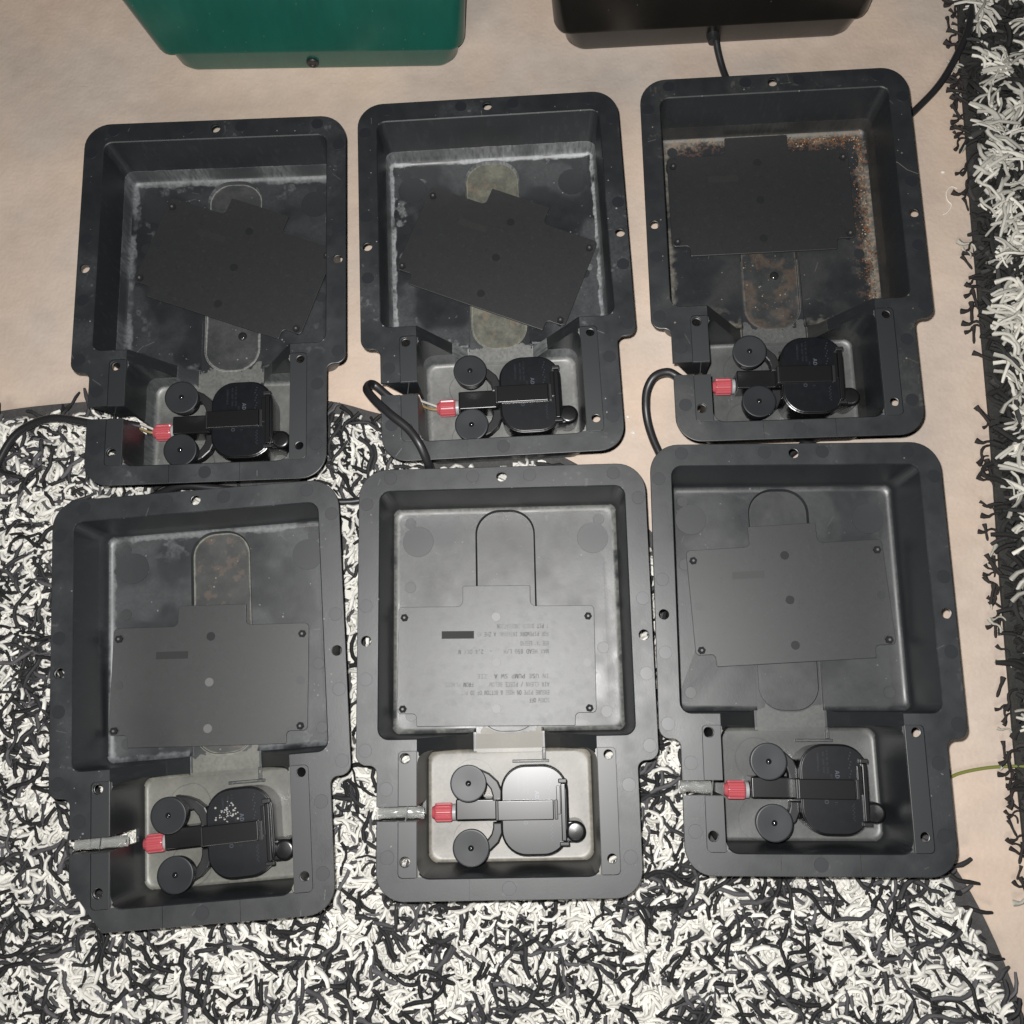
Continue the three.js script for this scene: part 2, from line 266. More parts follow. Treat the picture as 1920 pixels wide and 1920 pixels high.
const trays = TRAYS.map(([label, i]) => {
  const g = thing('plastic_tray', label, 'tray', 'six black plastic trays'); placeOnTray(g, i);
  let geo = bodyGeo;
  if (i === 3) {                                         // this one has its lower left rim corner sawn off
    const ev = new Evaluator(); ev.attributes = ['position', 'normal', 'uv']; ev.useGroups = false;
    const k = boxG(-0.04, 0.04, -0.02, 0.02, -0.06, 0.06); const q = new Brush(k); q.rotation.y = 0.62; q.position.set(-0.1069, 0, 0.1652); q.updateMatrixWorld(true);
    const a = new Brush(bodyGeo); a.updateMatrixWorld(true); geo = ev.evaluate(a, q, SUBTRACTION).geometry;
  }
  const body = part('body', geo, trayMaterial(DIRT[i]), g);
  part('mounting_strip', stripL1, blackPlastic, g); part('mounting_strip', stripL2, blackPlastic, g); part('mounting_strip', stripR, blackPlastic, g);
  for (const [k, [x, z]] of PINS.entries()) { if (i === 3 && k === 14) continue; const m = part('moulding_mark', pinGeo, pinMat, g); m.position.set(x / 1000, 0.00001, z / 1000); }
  for (const [x, z] of [[-62.5, -73.8], [62.5, -73.6]]) part('moulding_mark', discGeo, blackPlastic, g).position.set(x / 1000, -DB / 1000, z / 1000);
  for (const [x, z] of [[-67.8, -87.2], [67.2, -87], [67, 4.2], [-68, -41.1], [67.6, 48], [-67.4, 48]]) part('moulding_mark', smallDisc, blackPlastic, g).position.set(x / 1000, -DB / 1000, z / 1000);
  // locating ribs on the well floor
  part('locating_rib', mm(mergeGeometries([rbox(22.5, 25, -DW - 0.3, -DW + 1.6, 71, 79, 0.4), rbox(2, 27, -DW - 0.3, -DW + 1.8, 79, 81, 0.4)])), body.material, g);
  return g;
});

// ---------------------------------------------------------------- loose cover plates
const plateOutline = (() => {
  const p = [], arc = (cx, cz, r, a0, a1, n = 5) => { for (let i = 0; i <= n; i++) { const a = (a0 + (a1 - a0) * i / n) * Math.PI / 180; p.push([cx + r * Math.cos(a), cz + r * Math.sin(a)]); } };
  arc(23.2, -52.7, 0.8, -90, 0, 2); arc(28, -43, 4, 180, 90); arc(65.5, -36, 3, -90, 0); arc(65.5, 31.5, 3, 0, 90); arc(57, 37.5, 3, -90, -180); arc(53, 42, 1, 0, 90, 2);
  arc(-54, 42, 1, 90, 180, 2); arc(-58, 37.5, 3, 0, -90); arc(-65.5, 31.5, 3, 90, 180); arc(-65.5, -36, 3, 180, 270); arc(-27.5, -43, 4, 90, 0); arc(-22.7, -52.7, 0.8, 180, 270, 2); return p;
})();
const plateGeo = planUV(mm(slab(shapeOf(plateOutline), 0, 1.6, 0.25)), -0.07, 0.07, -0.055, 0.045);
const LINES = [['T PIT 30029 INDICATION', -25, 36], ['FOR PIPEWORK INTERNAL A ZHE AD', -19.4, 50], ["USE 'A' LEGEND", -13, 20], ['MAX HEAD 850 L/H    -  2.4 OL/ M', -7.4, 63],
  ['IN USE PUMP SW A  ZIE', 9.4, 50], ['AIR CLEAN / PIECE BELOW      FROM PLACES', 15, 72], ['ENSURE PIPE ON HOSE & BOTTOM OF ID PCT', 20.6, 61], ['SCREW OFF', 25.8, 14]];
function drawInk(c, S, rgb, ink, bar) {                    // worn lettering: every letter has kept a different amount of ink
  const r = rng(77); c.save(); c.translate(70 * S, 55 * S); c.rotate(Math.PI); c.scale(S, S); c.font = '4.3px monospace'; c.textBaseline = 'middle';
  for (const [s, z, wd] of LINES) { const n = s.length, m = c.measureText('M').width || 2.6, st = wd / n; let wear = 0.5; for (let k = 0; k < n; k++) { if (s[k] === ' ' || r() < 0.12) wear = 0.25 + 0.75 * r(); c.fillStyle = `rgba(${rgb},${Math.min(1, ink * wear * (0.6 + 0.6 * r()))})`; c.save(); c.translate(-36.6 + k * st, -z); c.scale(st / m, 0.95); c.fillText(s[k], 0, 0); c.restore(); } }
  c.restore(); c.fillStyle = `rgba(${rgb},${bar})`; c.fillRect((70 - 38) * S, (55 - 19.2 - 2.6) * S, 22.5 * S, 5.2 * S);
}
function plateMaterial(ink, tone, seed) {
  const t = canvasTex(1120, 800, (c, w, h) => {
    const S = w / 140; const k = tone; c.fillStyle = `rgb(${toS(0.022 * k)},${toS(0.0232 * k)},${toS(0.0242 * k)})`; c.fillRect(0, 0, w, h);
    const r = rng(seed);
    for (let q = 0; q < 3200; q++) { const a = r(); c.fillStyle = r() < 0.5 ? `rgba(140,146,152,${0.015 + 0.03 * a})` : `rgba(0,0,0,${0.03 + 0.08 * a})`; const s = 1 + r() * r() * 9; c.beginPath(); c.ellipse(r() * w, r() * h, s, s * (0.5 + r()), r() * 3, 0, 7); c.fill(); }
    for (let q = 0; q < 60; q++) { c.strokeStyle = `rgba(170,172,170,${0.05 + 0.1 * r()})`; c.lineWidth = 1; c.beginPath(); const x = r() * w, y = r() * h, a = r() * 6.3, l = 10 + r() * 40; c.moveTo(x, y); c.lineTo(x + Math.cos(a) * l, y + Math.sin(a) * l); c.stroke(); }
    drawInk(c, S, '8,8,9', ink, ink > 0.2 ? 0.8 : 0.35);
  });
  const rt = canvasTex(1120, 800, (c, w, h) => { c.fillStyle = 'rgb(0,118,0)'; c.fillRect(0, 0, w, h); const r = rng(seed + 50); for (let q = 0; q < 900; q++) { c.fillStyle = `rgba(0,${r() < 0.5 ? 100 : 170},0,0.05)`; const z = 3 + r() * 20; c.beginPath(); c.ellipse(r() * w, r() * h, z, z * (0.4 + r()), r() * 3, 0, 7); c.fill(); } drawInk(c, w / 140, '0,215,0', Math.min(1, ink * 1.2), ink > 0.2 ? 0.9 : 0.3); }, false);
  return new THREE.MeshPhysicalMaterial({ map: t, roughnessMap: rt, roughness: 1, ior: 1.7, bumpMap: plasticBump, bumpScale: 0.00003 });
}
const nutGeo = (() => { const g = new THREE.CylinderGeometry(2.75, 2.85, 6.5, 6); g.translate(0, 0, 0); return mm(g.toNonIndexed()); })();
const pegGeo = mm(cyl(0.95, 0.8, 0, 0.5, 0, 0, 14));
const nutMat = new THREE.MeshStandardMaterial({ color: new THREE.Color().setRGB(0.006, 0.006, 0.007), roughness: 0.85 });
const pegMat = new THREE.MeshStandardMaterial({ color: new THREE.Color().setRGB(0.12, 0.12, 0.12), roughness: 0.45 });
const paleDot = new THREE.MeshStandardMaterial({ color: new THREE.Color().setRGB(0.20, 0.2, 0.2), roughness: 0.5 });
const darkDot = new THREE.MeshStandardMaterial({ color: new THREE.Color().setRGB(0.016, 0.017, 0.018), roughness: 0.4 });
const dotGeo = mm(cyl(3.05, 3.0, 0, 0.22, 0, 0, 26));
const PLATES = [   // tray, centre x, z, turn, ink, tone, dots, label
  [0, 1.6, -20.4, 0.366, 0, 0.72, 0, 'dark cover plate lying askew in the wet tray of the upper row, left'],
  [1, 0.2, -10.4, 0.411, 0, 0.72, 0, 'dark cover plate lying askew across the limescaled tray with pale oval pocket'],
  [2, -4.1, -41, -0.007, 0, 0.62, 0, 'dark cover plate pushed to the far end of the rusty tray'],
  [3, -8.2, 11, 0.053, 0.32, 1.0, 1, 'grey cover plate with a dark bar, in the tray with the cut corner'],
  [4, -7.7, 13.2, 0.0135, 0.62, 1.3, 2, 'grey cover plate with rows of upside down lettering and three pale dots'],
  [5, 3.1, -15.1, -0.0545, 0.1, 0.9, 0, 'grey cover plate turned slightly anticlockwise in the cleanest tray, lower right']];
for (const [i, x, z, turn, ink, tone, dots, label] of PLATES) {
  const g = thing('cover_plate', label, 'plate', 'loose cover plates in the trays'); setOn(g, i, x, -DB + 3.2, z, turn);
  part('panel', plateGeo, plateMaterial(ink, tone, 900 + i), g);
  for (const [nx, nz] of [[-64.2, -31.4], [64.2, -31.4], [-64.4, 31.3], [63.8, 31.4]]) { const n = part('hex_nut', nutGeo, nutMat, g); n.position.set(nx / 1000, 0.0001, nz / 1000); n.rotation.y = (i * 7 + nx) * 0.3; part('stud', pegGeo, pegMat, n).position.y = 0.0032; }
  for (const [k, dz] of [-31.5, 0, 31.4].entries()) part('rivet', dotGeo, dots === 2 ? (k === 1 ? pegMat : paleDot) : dots === 1 && k ? pegMat : darkDot, g).position.set(0, 0.0016, dz / 1000);
  for (const sx of [-65, 65]) part('moulding_mark', dotGeo, blackPlastic, g).position.set(sx * 0.97 / 1000, 0.0015, 0.0005);
}

// ---------------------------------------------------------------- pumps lying on their backs in the wells
function pumpBlack(c, rough, coat = 0.35) { return new THREE.MeshPhysicalMaterial({ color: new THREE.Color().setRGB(c, c * 1.04, c * 1.12), roughness: rough, clearcoat: coat, clearcoatRoughness: 0.25 }); }
const coverTex = canvasTex(512, 640, (c, w, h) => {
  c.fillStyle = 'rgb(30,33,38)'; c.fillRect(0, 0, w, h); const r = rng(5);
  for (let q = 0; q < 900; q++) { const s = 4 + r() * 26; c.fillStyle = r() < 0.55 ? `rgba(70,80,90,${0.05 * r()})` : `rgba(8,8,12,${0.08 * r()})`; c.beginPath(); c.ellipse(r() * w, r() * h, s, s * (0.5 + r()), r() * 3, 0, 7); c.fill(); }
  c.save(); c.translate(0, 0); c.rotate(Math.PI / 2); c.fillStyle = 'rgba(112,112,120,0.75)'; c.font = '20px monospace';
  for (const [y, s, x] of [[-170, 'MAX 240V 50HZ', 50], [-200, 'H 0.6M 5W IPX8', 40], [-128, 'SUBMERSIBLE', 60], [-225, 'OUTPUT', 210]]) c.fillText(s, x, y);
  c.fillStyle = 'rgba(150,152,160,0.9)'; c.font = 'bold 44px sans-serif'; c.fillText('AD', 184, -262); c.fillStyle = 'rgba(120,124,132,0.8)'; c.fillText('O', 392, -170); c.font = '26px monospace'; c.fillText('I:', 404, -250);
  for (let q = 0; q < 9; q++) { c.fillStyle = 'rgba(120,122,130,0.7)'; c.fillRect(50 + q * 22, -390 + (q % 3) * 8, 10, 8); c.fillRect(420 + q * 14, -395 + (q % 2) * 10, 8, 8); }
  c.restore();
});
const rubber = new THREE.MeshStandardMaterial({ color: new THREE.Color().setRGB(0.013, 0.0152, 0.0185), roughness: 0.46 });
const housing = pumpBlack(0.0075, 0.3, 0.6), bracketMat = pumpBlack(0.014, 0.42, 0.15);
const redMat = new THREE.MeshPhysicalMaterial({ color: new THREE.Color().setRGB(0.44, 0.085, 0.1), roughness: 0.28, clearcoat: 0.3, clearcoatRoughness: 0.3 });
const coverMat = new THREE.MeshPhysicalMaterial({ map: coverTex, color: 0x8f949c, roughness: 0.34, clearcoat: 0.5, clearcoatRoughness: 0.3 });
const collarMat = new THREE.MeshStandardMaterial({ color: new THREE.Color().setRGB(0.32, 0.32, 0.33), roughness: 0.35 });
const nubMat = new THREE.MeshPhysicalMaterial({ color: new THREE.Color().setRGB(0.012, 0.013, 0.015), roughness: 0.12, clearcoat: 1, clearcoatRoughness: 0.08 });
const G = {};
{
  const rs = (x0, x1, z0, z1, r) => shapeOf(rr(x0, x1, z0, z1, r, 9));
  G.housing = mm(mergeGeometries([strip(slab(rs(-21, 21, -27.5, 27.5, 15.5), 0.2, 24.5, 1.2, 8)), strip(slab(rs(-22, 22, -28.5, 28.5, 16.5), 17, 26.6, 0.8, 8))]));
  G.cover = planUV(mm(slab(rs(-21.2, 21.2, -27.7, 27.7, 15.8), 26.4, 28, 0.6, 8)), -0.0215, 0.0215, -0.028, 0.028);
  G.strap = mm(rbox(-24, 12.5, 27.6, 30, -6.4, 6.2, 0.7));
  G.strapEnd = mm(rbox(13, 15.2, 27.5, 29.6, -6.3, 6.1, 0.5));
  G.motor = mm(rbox(-52, -21, 2, 20.5, -6.9, 6.7, 1.1, 3));
  G.neck = mm(rbox(-25.5, -22, 18, 29.6, -6.6, 6.4, 0.9));
  G.bar = mm(mergeGeometries([rbox(17.2, 20.4, 27.5, 30.2, -16.5, 19.5, 0.7), rbox(14.4, 17, 27.7, 28.9, -15, 3, 0.4)]));
  G.clip = mm(rbox(15.8, 21.4, 27.6, 30.8, -19.5, -16.6, 0.7)); G.clip2 = mm(rbox(15.8, 22, 27.4, 30.2, 20, 22.4, 0.6));
  { const l = new THREE.LatheGeometry([[0.01, 22.6], [4.6, 22.5], [6.1, 22], [6.7, 21], [6.8, 19], [6.8, 1], [0.01, 1]].map(q => new THREE.Vector2(...q)).reverse(), 28); l.translate(26.4, 0, 14.6); G.spout = mm(mergeGeometries([strip(l.toNonIndexed()), strip(rbox(16, 27, 4, 21.6, 7.8, 21.2, 1.2))])); }
  { // suction cup: stem, bowl, disc with a little nub
    const pr = [[0.01, 8], [3.2, 8], [3.6, 14], [6.5, 16.5], [9.6, 21], [11, 26], [11.7, 31.5], [11.75, 33], [11.8, 33.5], [11.4, 33.8], [10.6, 33.82], [6, 33.7], [2.6, 33.6], [0.01, 33.55]];
    G.cup = mm(new THREE.LatheGeometry(pr.map(q => new THREE.Vector2(...q)), 40).toNonIndexed());
  }
  { const n = new THREE.SphereGeometry(1.9, 20, 10, 0, Math.PI * 2, 0, Math.PI / 2); n.scale(1, 0.75, 1); n.translate(0, 33.5, 0); G.nub = mm(n); }
  { // bracket: two arms that carry the cups
    const side = (sg, oz) => strip(slab(shapeOf([[-27.5, 6.6], [-21.6, 6.6], [-21.4, 13], [-24, 19], [-29.5, 24], [-36, 27], [-43, 28.6], [-46, 22], [-40, 17], [-32, 18.2], [-28.8, 14], [-27.6, 10]].map(([x, z]) => [x, sg * (z + oz)])), 14, 21.5, 0.9));
    const a = [side(-1, -1), side(1, 1.6)];
    a.push(strip(cyl(4.6, 4.4, 8, 16, -43, -17.5)), strip(cyl(4.6, 4.4, 8, 16, -41, 21.5)));
    G.bracket = mm(mergeGeometries(a));
  }
  { // ribbed knob, axis along x
    const s = new THREE.Shape(), n = 72; for (let k = 0; k < n; k++) { const a = k / n * Math.PI * 2, r = 5.4 + 0.4 * Math.sign(Math.sin(a * 12)); k ? s.lineTo(r * Math.cos(a), r * Math.sin(a)) : s.moveTo(r * Math.cos(a), r * Math.sin(a)); } s.closePath();
    const g = new THREE.ExtrudeGeometry(s, { depth: 9, bevelEnabled: true, bevelThickness: 1.3, bevelSize: 0.9, bevelOffset: -0.5, bevelSegments: 2 }); g.rotateY(Math.PI / 2); g.translate(-65.2, 11.5, 2);
    const cap = new THREE.CylinderGeometry(4.9, 3.6, 2.4, 24); cap.rotateZ(-Math.PI / 2); cap.translate(-67.2, 11.5, 2);
    G.knob = mm(mergeGeometries([strip(g.index ? g.toNonIndexed() : g), strip(cap.toNonIndexed())]));
    const col = new THREE.CylinderGeometry(5.4, 5.4, 2.2, 24); col.rotateZ(Math.PI / 2); col.translate(-53.6, 11.5, 2); G.collar = mm(col.toNonIndexed());
  }
}
const PUMPS = [
  [0, 16.5, 107.9, -0.01, 'black pump with two suction cups, in the upper left tray beside white wires'],
  [1, 20.6, 107.6, 0.0, 'black pump with two suction cups, in the limescaled tray under the looped cable'],
  [2, 18.6, 106.8, 0.015, 'black pump with two suction cups, in the rusty tray of the upper row'],
  [3, 16.8, 110.2, -0.03, 'black pump with pale grit on its cover, in the tray with the cut corner'],
  [4, 16.5, 109.6, 0.0, 'black pump with two grey suction cups in the beige filmed well, lower middle tray'],
  [5, 18.9, 110.4, 0.012, 'black pump with a bright red knob in the cleanest tray, lower right']];
const pumps = PUMPS.map(([i, x, z, turn, label]) => {
  const g = thing('fountain_pump', label, 'pump', 'pumps in the tray wells'); setOn(g, i, x, -DW, z, turn);
  part('housing', G.housing, housing, g); part('cover', G.cover, coverMat, g); part('strap', G.strap, housing, g); part('strap_end', G.strapEnd, bracketMat, g);
  part('motor', G.motor, housing, g); part('neck', G.neck, bracketMat, g); part('latch_bar', G.bar, housing, g); part('clip', G.clip, bracketMat, g); part('clip', G.clip2, bracketMat, g);
  part('spout', G.spout, housing, g); part('bracket', G.bracket, bracketMat, g); part('knob', G.knob, redMat, g).userData.label = 'ribbed red knob'; part('collar', G.collar, collarMat, g);
  const r = rng(300 + i);
  for (const [cx, cz] of [[-43, -17.5], [-41, 21.5]]) { const c = part('suction_cup', G.cup, rubber, g); c.position.set(cx / 1000, 0, cz / 1000); c.rotation.set((r() - 0.5) * 0.1, 0, (r() - 0.5) * 0.1); part('nub', G.nub, nubMat, c); }
  return g;
});

// ---------------------------------------------------------------- cables, sleeves and wires
const cableMat = new THREE.MeshPhysicalMaterial({ color: new THREE.Color().setRGB(0.017, 0.017, 0.019), roughness: 0.42, clearcoat: 0.2, clearcoatRoughness: 0.35 });
function cable(name, pts, r, mat, label, cat, seg = 90) { const c = new THREE.CatmullRomCurve3(pts, false, 'centripetal'); return thingMesh(name, new THREE.TubeGeometry(c, seg, r, 12), mat, label, cat); }
cable('power_cable', [onTray(0, -58, -30, 109), onTray(0, -72, -22, 108.3), onTray(0, -86, -24, 108), V(-0.3456, 0.036, -0.2055), V(-0.3647, 0.030, -0.2029), V(-0.3796, 0.024, -0.1962), V(-0.392, 0.017, -0.182), V(-0.402, 0.012, -0.160), V(-0.405, 0.011, -0.13)], 0.0029, cableMat, 'black cable curving from the upper left tray over the shag rug', 'cable');
cable('power_cable', [onTray(1, -60, -28, 109), onTray(1, -76, -22, 108.5), V(-0.1165, 0.041, -0.2285), V(-0.119, 0.05, -0.222), V(-0.1125, 0.0600, -0.2115), V(-0.1000, 0.0665, -0.1985), V(-0.0862, 0.0672, -0.1868), V(-0.0785, 0.0660, -0.1760), V(-0.0742, 0.0580, -0.1665), V(-0.0725, 0.0400, -0.1605), V(-0.072, 0.022, -0.1590), V(-0.068, 0.016, -0.1585)], 0.003, cableMat, 'black cable looping over the rim of the limescaled tray', 'cable');
cable('power_cable', [onTray(2, -59, -30, 108), onTray(2, -74, -22, 108), V(0.0930, 0.0385, -0.2375), V(0.0840, 0.034, -0.2362), V(0.0790, 0.030, -0.2285), V(0.0782, 0.024, -0.2180), V(0.0797, 0.020, -0.2070), V(0.0840, 0.014, -0.1955), V(0.0895, 0.009, -0.1850), V(0.094, 0.0065, -0.176), V(0.104, 0.005, -0.1725)], 0.003, cableMat, 'black cable looping from the rusty tray under the lower right tray', 'cable');
cable('power_cable', [V(0.352, 0.014, -0.60), V(0.3475, 0.014, -0.5632), V(0.3414, 0.014, -0.5339), V(0.3309, 0.011, -0.5099), V(0.3163, 0.008, -0.4862), V(0.2972, 0.005, -0.4661), V(0.2805, 0.004, -0.4500), V(0.271, 0.004, -0.435)], 0.0028, cableMat, 'black cable running over the narrow rug to the rusty tray', 'cable');
cable('power_cable', [V(0.1405, 0.012, -0.533), V(0.1425, 0.0115, -0.5270), V(0.1445, 0.0085, -0.5189), V(0.1483, 0.0045, -0.5067), V(0.1520, 0.0035, -0.4960), V(0.159, 0.0035, -0.482), V(0.172, 0.0035, -0.470), V(0.19, 0.0035, -0.462)], 0.0028, cableMat, 'short black cable from the black tub towards the rusty tray', 'cable');
cable('power_cable', [V(0.183, 0.0032, -0.185), V(0.1923, 0.0032, -0.1921), V(0.2043, 0.0032, -0.1986), V(0.217, 0.0032, -0.2005)], 0.003, cableMat, 'stub of black cable on the floor between the two right hand trays', 'cable');
cable('power_cable', [V(-0.29, 0.012, -0.149), V(-0.275, 0.018, -0.1530), V(-0.2541, 0.024, -0.1582), V(-0.2327, 0.023, -0.1572), V(-0.205, 0.019, -0.1550), V(-0.175, 0.016, -0.1525), V(-0.1418, 0.013, -0.1490), V(-0.125, 0.012, -0.1510), V(-0.112, 0.012, -0.156)], 0.0027, cableMat, 'black cable lying between the two left trays and running right', 'cable');
cable('green_wire', [V(0.262, 0.004, 0.049), V(0.272, 0.0035, 0.0445), V(0.2801, 0.003, 0.0408), V(0.2875, 0.0025, 0.0379), V(0.3057, 0.0022, 0.0343), V(0.322, 0.0024, 0.0331), V(0.333, 0.004, 0.033)], 0.0011, new THREE.MeshStandardMaterial({ color: new THREE.Color().setRGB(0.17, 0.19, 0.045), roughness: 0.45 }), 'thin green wire crossing the bare floor to the narrow rug', 'wire');
// wires and clear sleeves in the slots
const wireMats = [[0.55, 0.53, 0.48], [0.33, 0.24, 0.11], [0.3, 0.31, 0.32]].map(c => new THREE.MeshStandardMaterial({ color: new THREE.Color().setRGB(...c), roughness: 0.4 }));
const wirePair = (i, kz, mats, label) => {
  const g = thing('lead_wires', label, 'wire'); const kx = PUMPS[i][1] - 66, z0 = PUMPS[i][2] + 2;
  [[-1.6, 0], [1.5, 1]].forEach(([o, k]) => part('wire', new THREE.TubeGeometry(new THREE.CatmullRomCurve3([onTray(i, -66, -26, 108 + o * 0.5), onTray(i, -59, -31, 108.5 + o), onTray(i, (kx - 59) / 2, -38 - k * 2, (z0 + 108.5) / 2 + o), onTray(i, kx - 1, -42.3, z0 + o * 0.6)]), 24, 0.0009, 8), mats[k], g));
};
wirePair(0, 0, [wireMats[0], wireMats[1]], 'pale stripped wires entering the red knob in the upper left tray');
wirePair(1, 0, [wireMats[0], wireMats[1]], 'tan wires entering the red knob in the limescaled tray');
const sleeveMat = new THREE.MeshPhysicalMaterial({ color: new THREE.Color().setRGB(0.8, 0.81, 0.78), roughness: 0.1, transmission: 0.72, thickness: 0.003, ior: 1.42, clearcoat: 0.6, clearcoatRoughness: 0.1 });
const coreMat = new THREE.MeshStandardMaterial({ color: new THREE.Color().setRGB(0.05, 0.05, 0.05), roughness: 0.5 });
for (const [i, x0, x1, lab] of [[3, -84, -52, 'clear shiny sealant sleeve sticking out of the tray with the cut corner'], [4, -83, -54, 'clear grey sealant sleeve in the side slot of the lower middle tray'], [5, -82, -63, 'wrinkled clear sealant in the side slot of the cleanest tray']]) {
  const g = thing('sealant_sleeve', lab, 'sealant');
  const c = new THREE.CatmullRomCurve3([onTray(i, x0, -14, 108), onTray(i, (x0 + x1) / 2, -13.5, 108.2), onTray(i, x1, -15, 108.4)]);
  const t = new THREE.TubeGeometry(c, 44, 0.0039, 20), p = t.attributes.position, ax = V();
  for (let k = 0; k < p.count; k++) { const s = Math.floor(k / 21), a = (k % 21) / 20; c.getPointAt(Math.min(1, s / 44), ax); const v = V().fromBufferAttribute(p, k), f = 0.72 + 0.5 * fbm(s * 0.09 + i * 9, 4 + Math.cos(a * 6.283) * 1.1, 7, 2); v.sub(ax).multiplyScalar(f).add(ax); p.setXYZ(k, v.x, v.y, v.z); }
  t.computeVertexNormals(); part('clear_sleeve', t, sleeveMat, g);
  part('core', new THREE.TubeGeometry(new THREE.CatmullRomCurve3([onTray(i, x0, -14.5, 107.6), onTray(i, x1 - 1, -15.5, 108.2)]), 12, 0.0014, 8), coreMat, g);
}

// ---------------------------------------------------------------- tubs at the top of the picture
function tub(name, label, mat, x0, z0, x1, z1, hole, grommet, fl) {
  const g = thing(name, label, 'tub'); const W = Math.hypot(x1 - x0, z1 - z0) * 1000, D = 190, a = Math.atan2(z1 - z0, x1 - x0);
  g.position.set(x0, 0, z0); g.rotation.y = -a;
  const L = (i, f) => rr(i, W - i, -D + i, -f, 17, 8), lo = [];
  lo.push([rr(7, W - 7, -D + 5, -4, 13, 8), 0], [rr(2.5, W - 2.5, -D + 1, -1.4, 14, 8), 1.5], [rr(0, W, -D, -0.4, 14, 8), 5], [rr(-3, W + 3, -D, 0.2, 14, 8), 24]);
  part('base', mm(toCreasedNormals(loft(lo), 0.7)), mat, g);
  const up = [[rr(-6, W + 4, -D, 0.5, 12, 8), 23.2], [rr(-9, W + 6.5, -D - 2, 1.5, 12, 8), 24], [rr(-10, W + 7.2, -D - 2, 1.2, 12, 8), 26], [rr(-10 - fl[0], W + 7 + fl[1], -D - 2, -34, 14, 8), 110], [rr(-9 - fl[0], W + 6 + fl[1], -D, -37, 14, 8), 112]];
  part('wall', mm(toCreasedNormals(loft(up), 0.7)), mat, g);
  if (hole) { const c = new THREE.TorusGeometry(3.6, 1.5, 10, 24); c.translate(hole, 10, 0.6); part('screw_boss', mm(c.toNonIndexed()), darkDot, g); const s = new THREE.CylinderGeometry(2.6, 2.6, 2, 20); s.rotateX(Math.PI / 2); s.translate(hole, 10, 0.2); part('screw', mm(s.toNonIndexed()), new THREE.MeshStandardMaterial({ color: new THREE.Color().setRGB(0.05, 0.035, 0.03), roughness: 0.55, metalness: 0.3 }), g); }
  if (grommet) { const c = new THREE.CylinderGeometry(4.2, 5.4, 7, 24); c.rotateX(Math.PI / 2); c.translate(grommet, 11.5, 2.5); part('grommet', mm(c.toNonIndexed()), darkDot, g); }
  return g;
}
function tubMat(c, seed, rough) {
  const t = dataTex(512, 512, (i, j) => { const n = fbm(i / 60, j / 60, seed, 3), s = fbm(i / 9, j / 90, seed + 4, 3), sp = hash(i >> 1, j >> 1, seed) > 0.9994 ? 0.2 : 0; const k = 0.85 + 0.3 * n + 0.1 * (s - 0.5); return c.map(v => toS(v * k + sp * 0.5)); });
  t.repeat.set(4, 4);
  return new THREE.MeshPhysicalMaterial({ map: t, roughness: rough, clearcoat: 0.4, clearcoatRoughness: 0.25 });
}
function boxUV(o) { o.traverse(m => { if (m.isMesh && !m.geometry.attributes.uv) { const p = m.geometry.attributes.position, uv = new Float32Array(p.count * 2); for (let i = 0; i < p.count; i++) { uv[2 * i] = p.getX(i) * 2; uv[2 * i + 1] = p.getY(i) * 2 + p.getZ(i) * 2; } m.geometry.setAttribute('uv', new THREE.BufferAttribute(uv, 2)); } }); return o; }
const greenTub = boxUV(tub('green_tub', 'green plastic tub with a screw in its base, cut off by the top edge', tubMat([0.008, 0.072, 0.053], 5, 0.3), -0.2925, -0.5118, -0.064, -0.5127, 112, 0, [38, 8]));
boxUV(tub('black_tub', 'black plastic tub with a cable leaving its base, cut off by the top edge', tubMat([0.0085, 0.008, 0.007], 9, 0.26), 0.0235, -0.5255, 0.2535, -0.5362, 0, 117, [9, 14]));

// ---------------------------------------------------------------- rugs
function yarn(seed, len, r, curl, lift, flare = 0, seg = 7, rad = 5) {       // one bent strand of yarn lying along x
  const q = rng(seed), pts = [], n = 4; let a = (q() - 0.5) * curl, x = 0, z = 0;
  for (let i = 0; i <= n; i++) { const t = i / n; pts.push(V(x, r * 0.9 + lift * Math.sin(Math.PI * Math.min(1, t * 1.15)) * (0.6 + 0.6 * q()), z)); a += (q() - 0.5) * curl; x += Math.cos(a) * len / n; z += Math.sin(a) * len / n; }
  const c = new THREE.CatmullRomCurve3(pts), g = new THREE.TubeGeometry(c, seg, r, rad), p = g.attributes.position, ax = V();
  for (let k = 0; k < p.count; k++) { const s = Math.floor(k / (rad + 1)) / seg; c.getPointAt(s, ax); const v = V().fromBufferAttribute(p, k), f = 0.8 + 0.35 * hash(k % (rad + 1) === rad ? k - rad : k, seed, 4) + flare * sstep(0.65, 1, s) - 0.25 * sstep(0.12, 0, s); v.sub(ax); v.multiplyScalar(f).add(ax); p.setXYZ(k, v.x, v.y, v.z); }
  g.translate(-x / 2, 0, -z / 2); g.computeVertexNormals(); return g;
}
function inTub(x, z, m) {
  for (let i = 0; i < 6; i++) { const [px, pz, a] = POSE[i], c = Math.cos(a), s = Math.sin(a), X = (x - px) * 1000, Z = (z - pz) * 1000, lx = X * c + Z * s, lz = -X * s + Z * c; if ((Math.abs(lx) < 84 + m && lz > -102 - m && lz < 65 + m) || (Math.abs(lx) < 60 + m && lz > 58 && lz < 149.5 + m)) return true; }
  return false;
}
function stuff(name, geo, mat, items, parent, colours) {
  const m = new THREE.InstancedMesh(geo, mat, items.length), o = new THREE.Object3D(), col = new THREE.Color();
  items.forEach((t, i) => { o.position.set(t.x, t.y, t.z); o.rotation.set(t.rx || 0, t.a, t.rz || 0, 'YXZ'); o.scale.setScalar(t.s); o.updateMatrix(); m.setMatrixAt(i, o.matrix); if (colours) { const c = colours(t, i); col.setRGB(c[0], c[1], c[2]); m.setColorAt(i, col); } });
  m.name = name; m.userData.kind = 'stuff'; m.castShadow = m.receiveShadow = true; parent.add(m); return m;
}
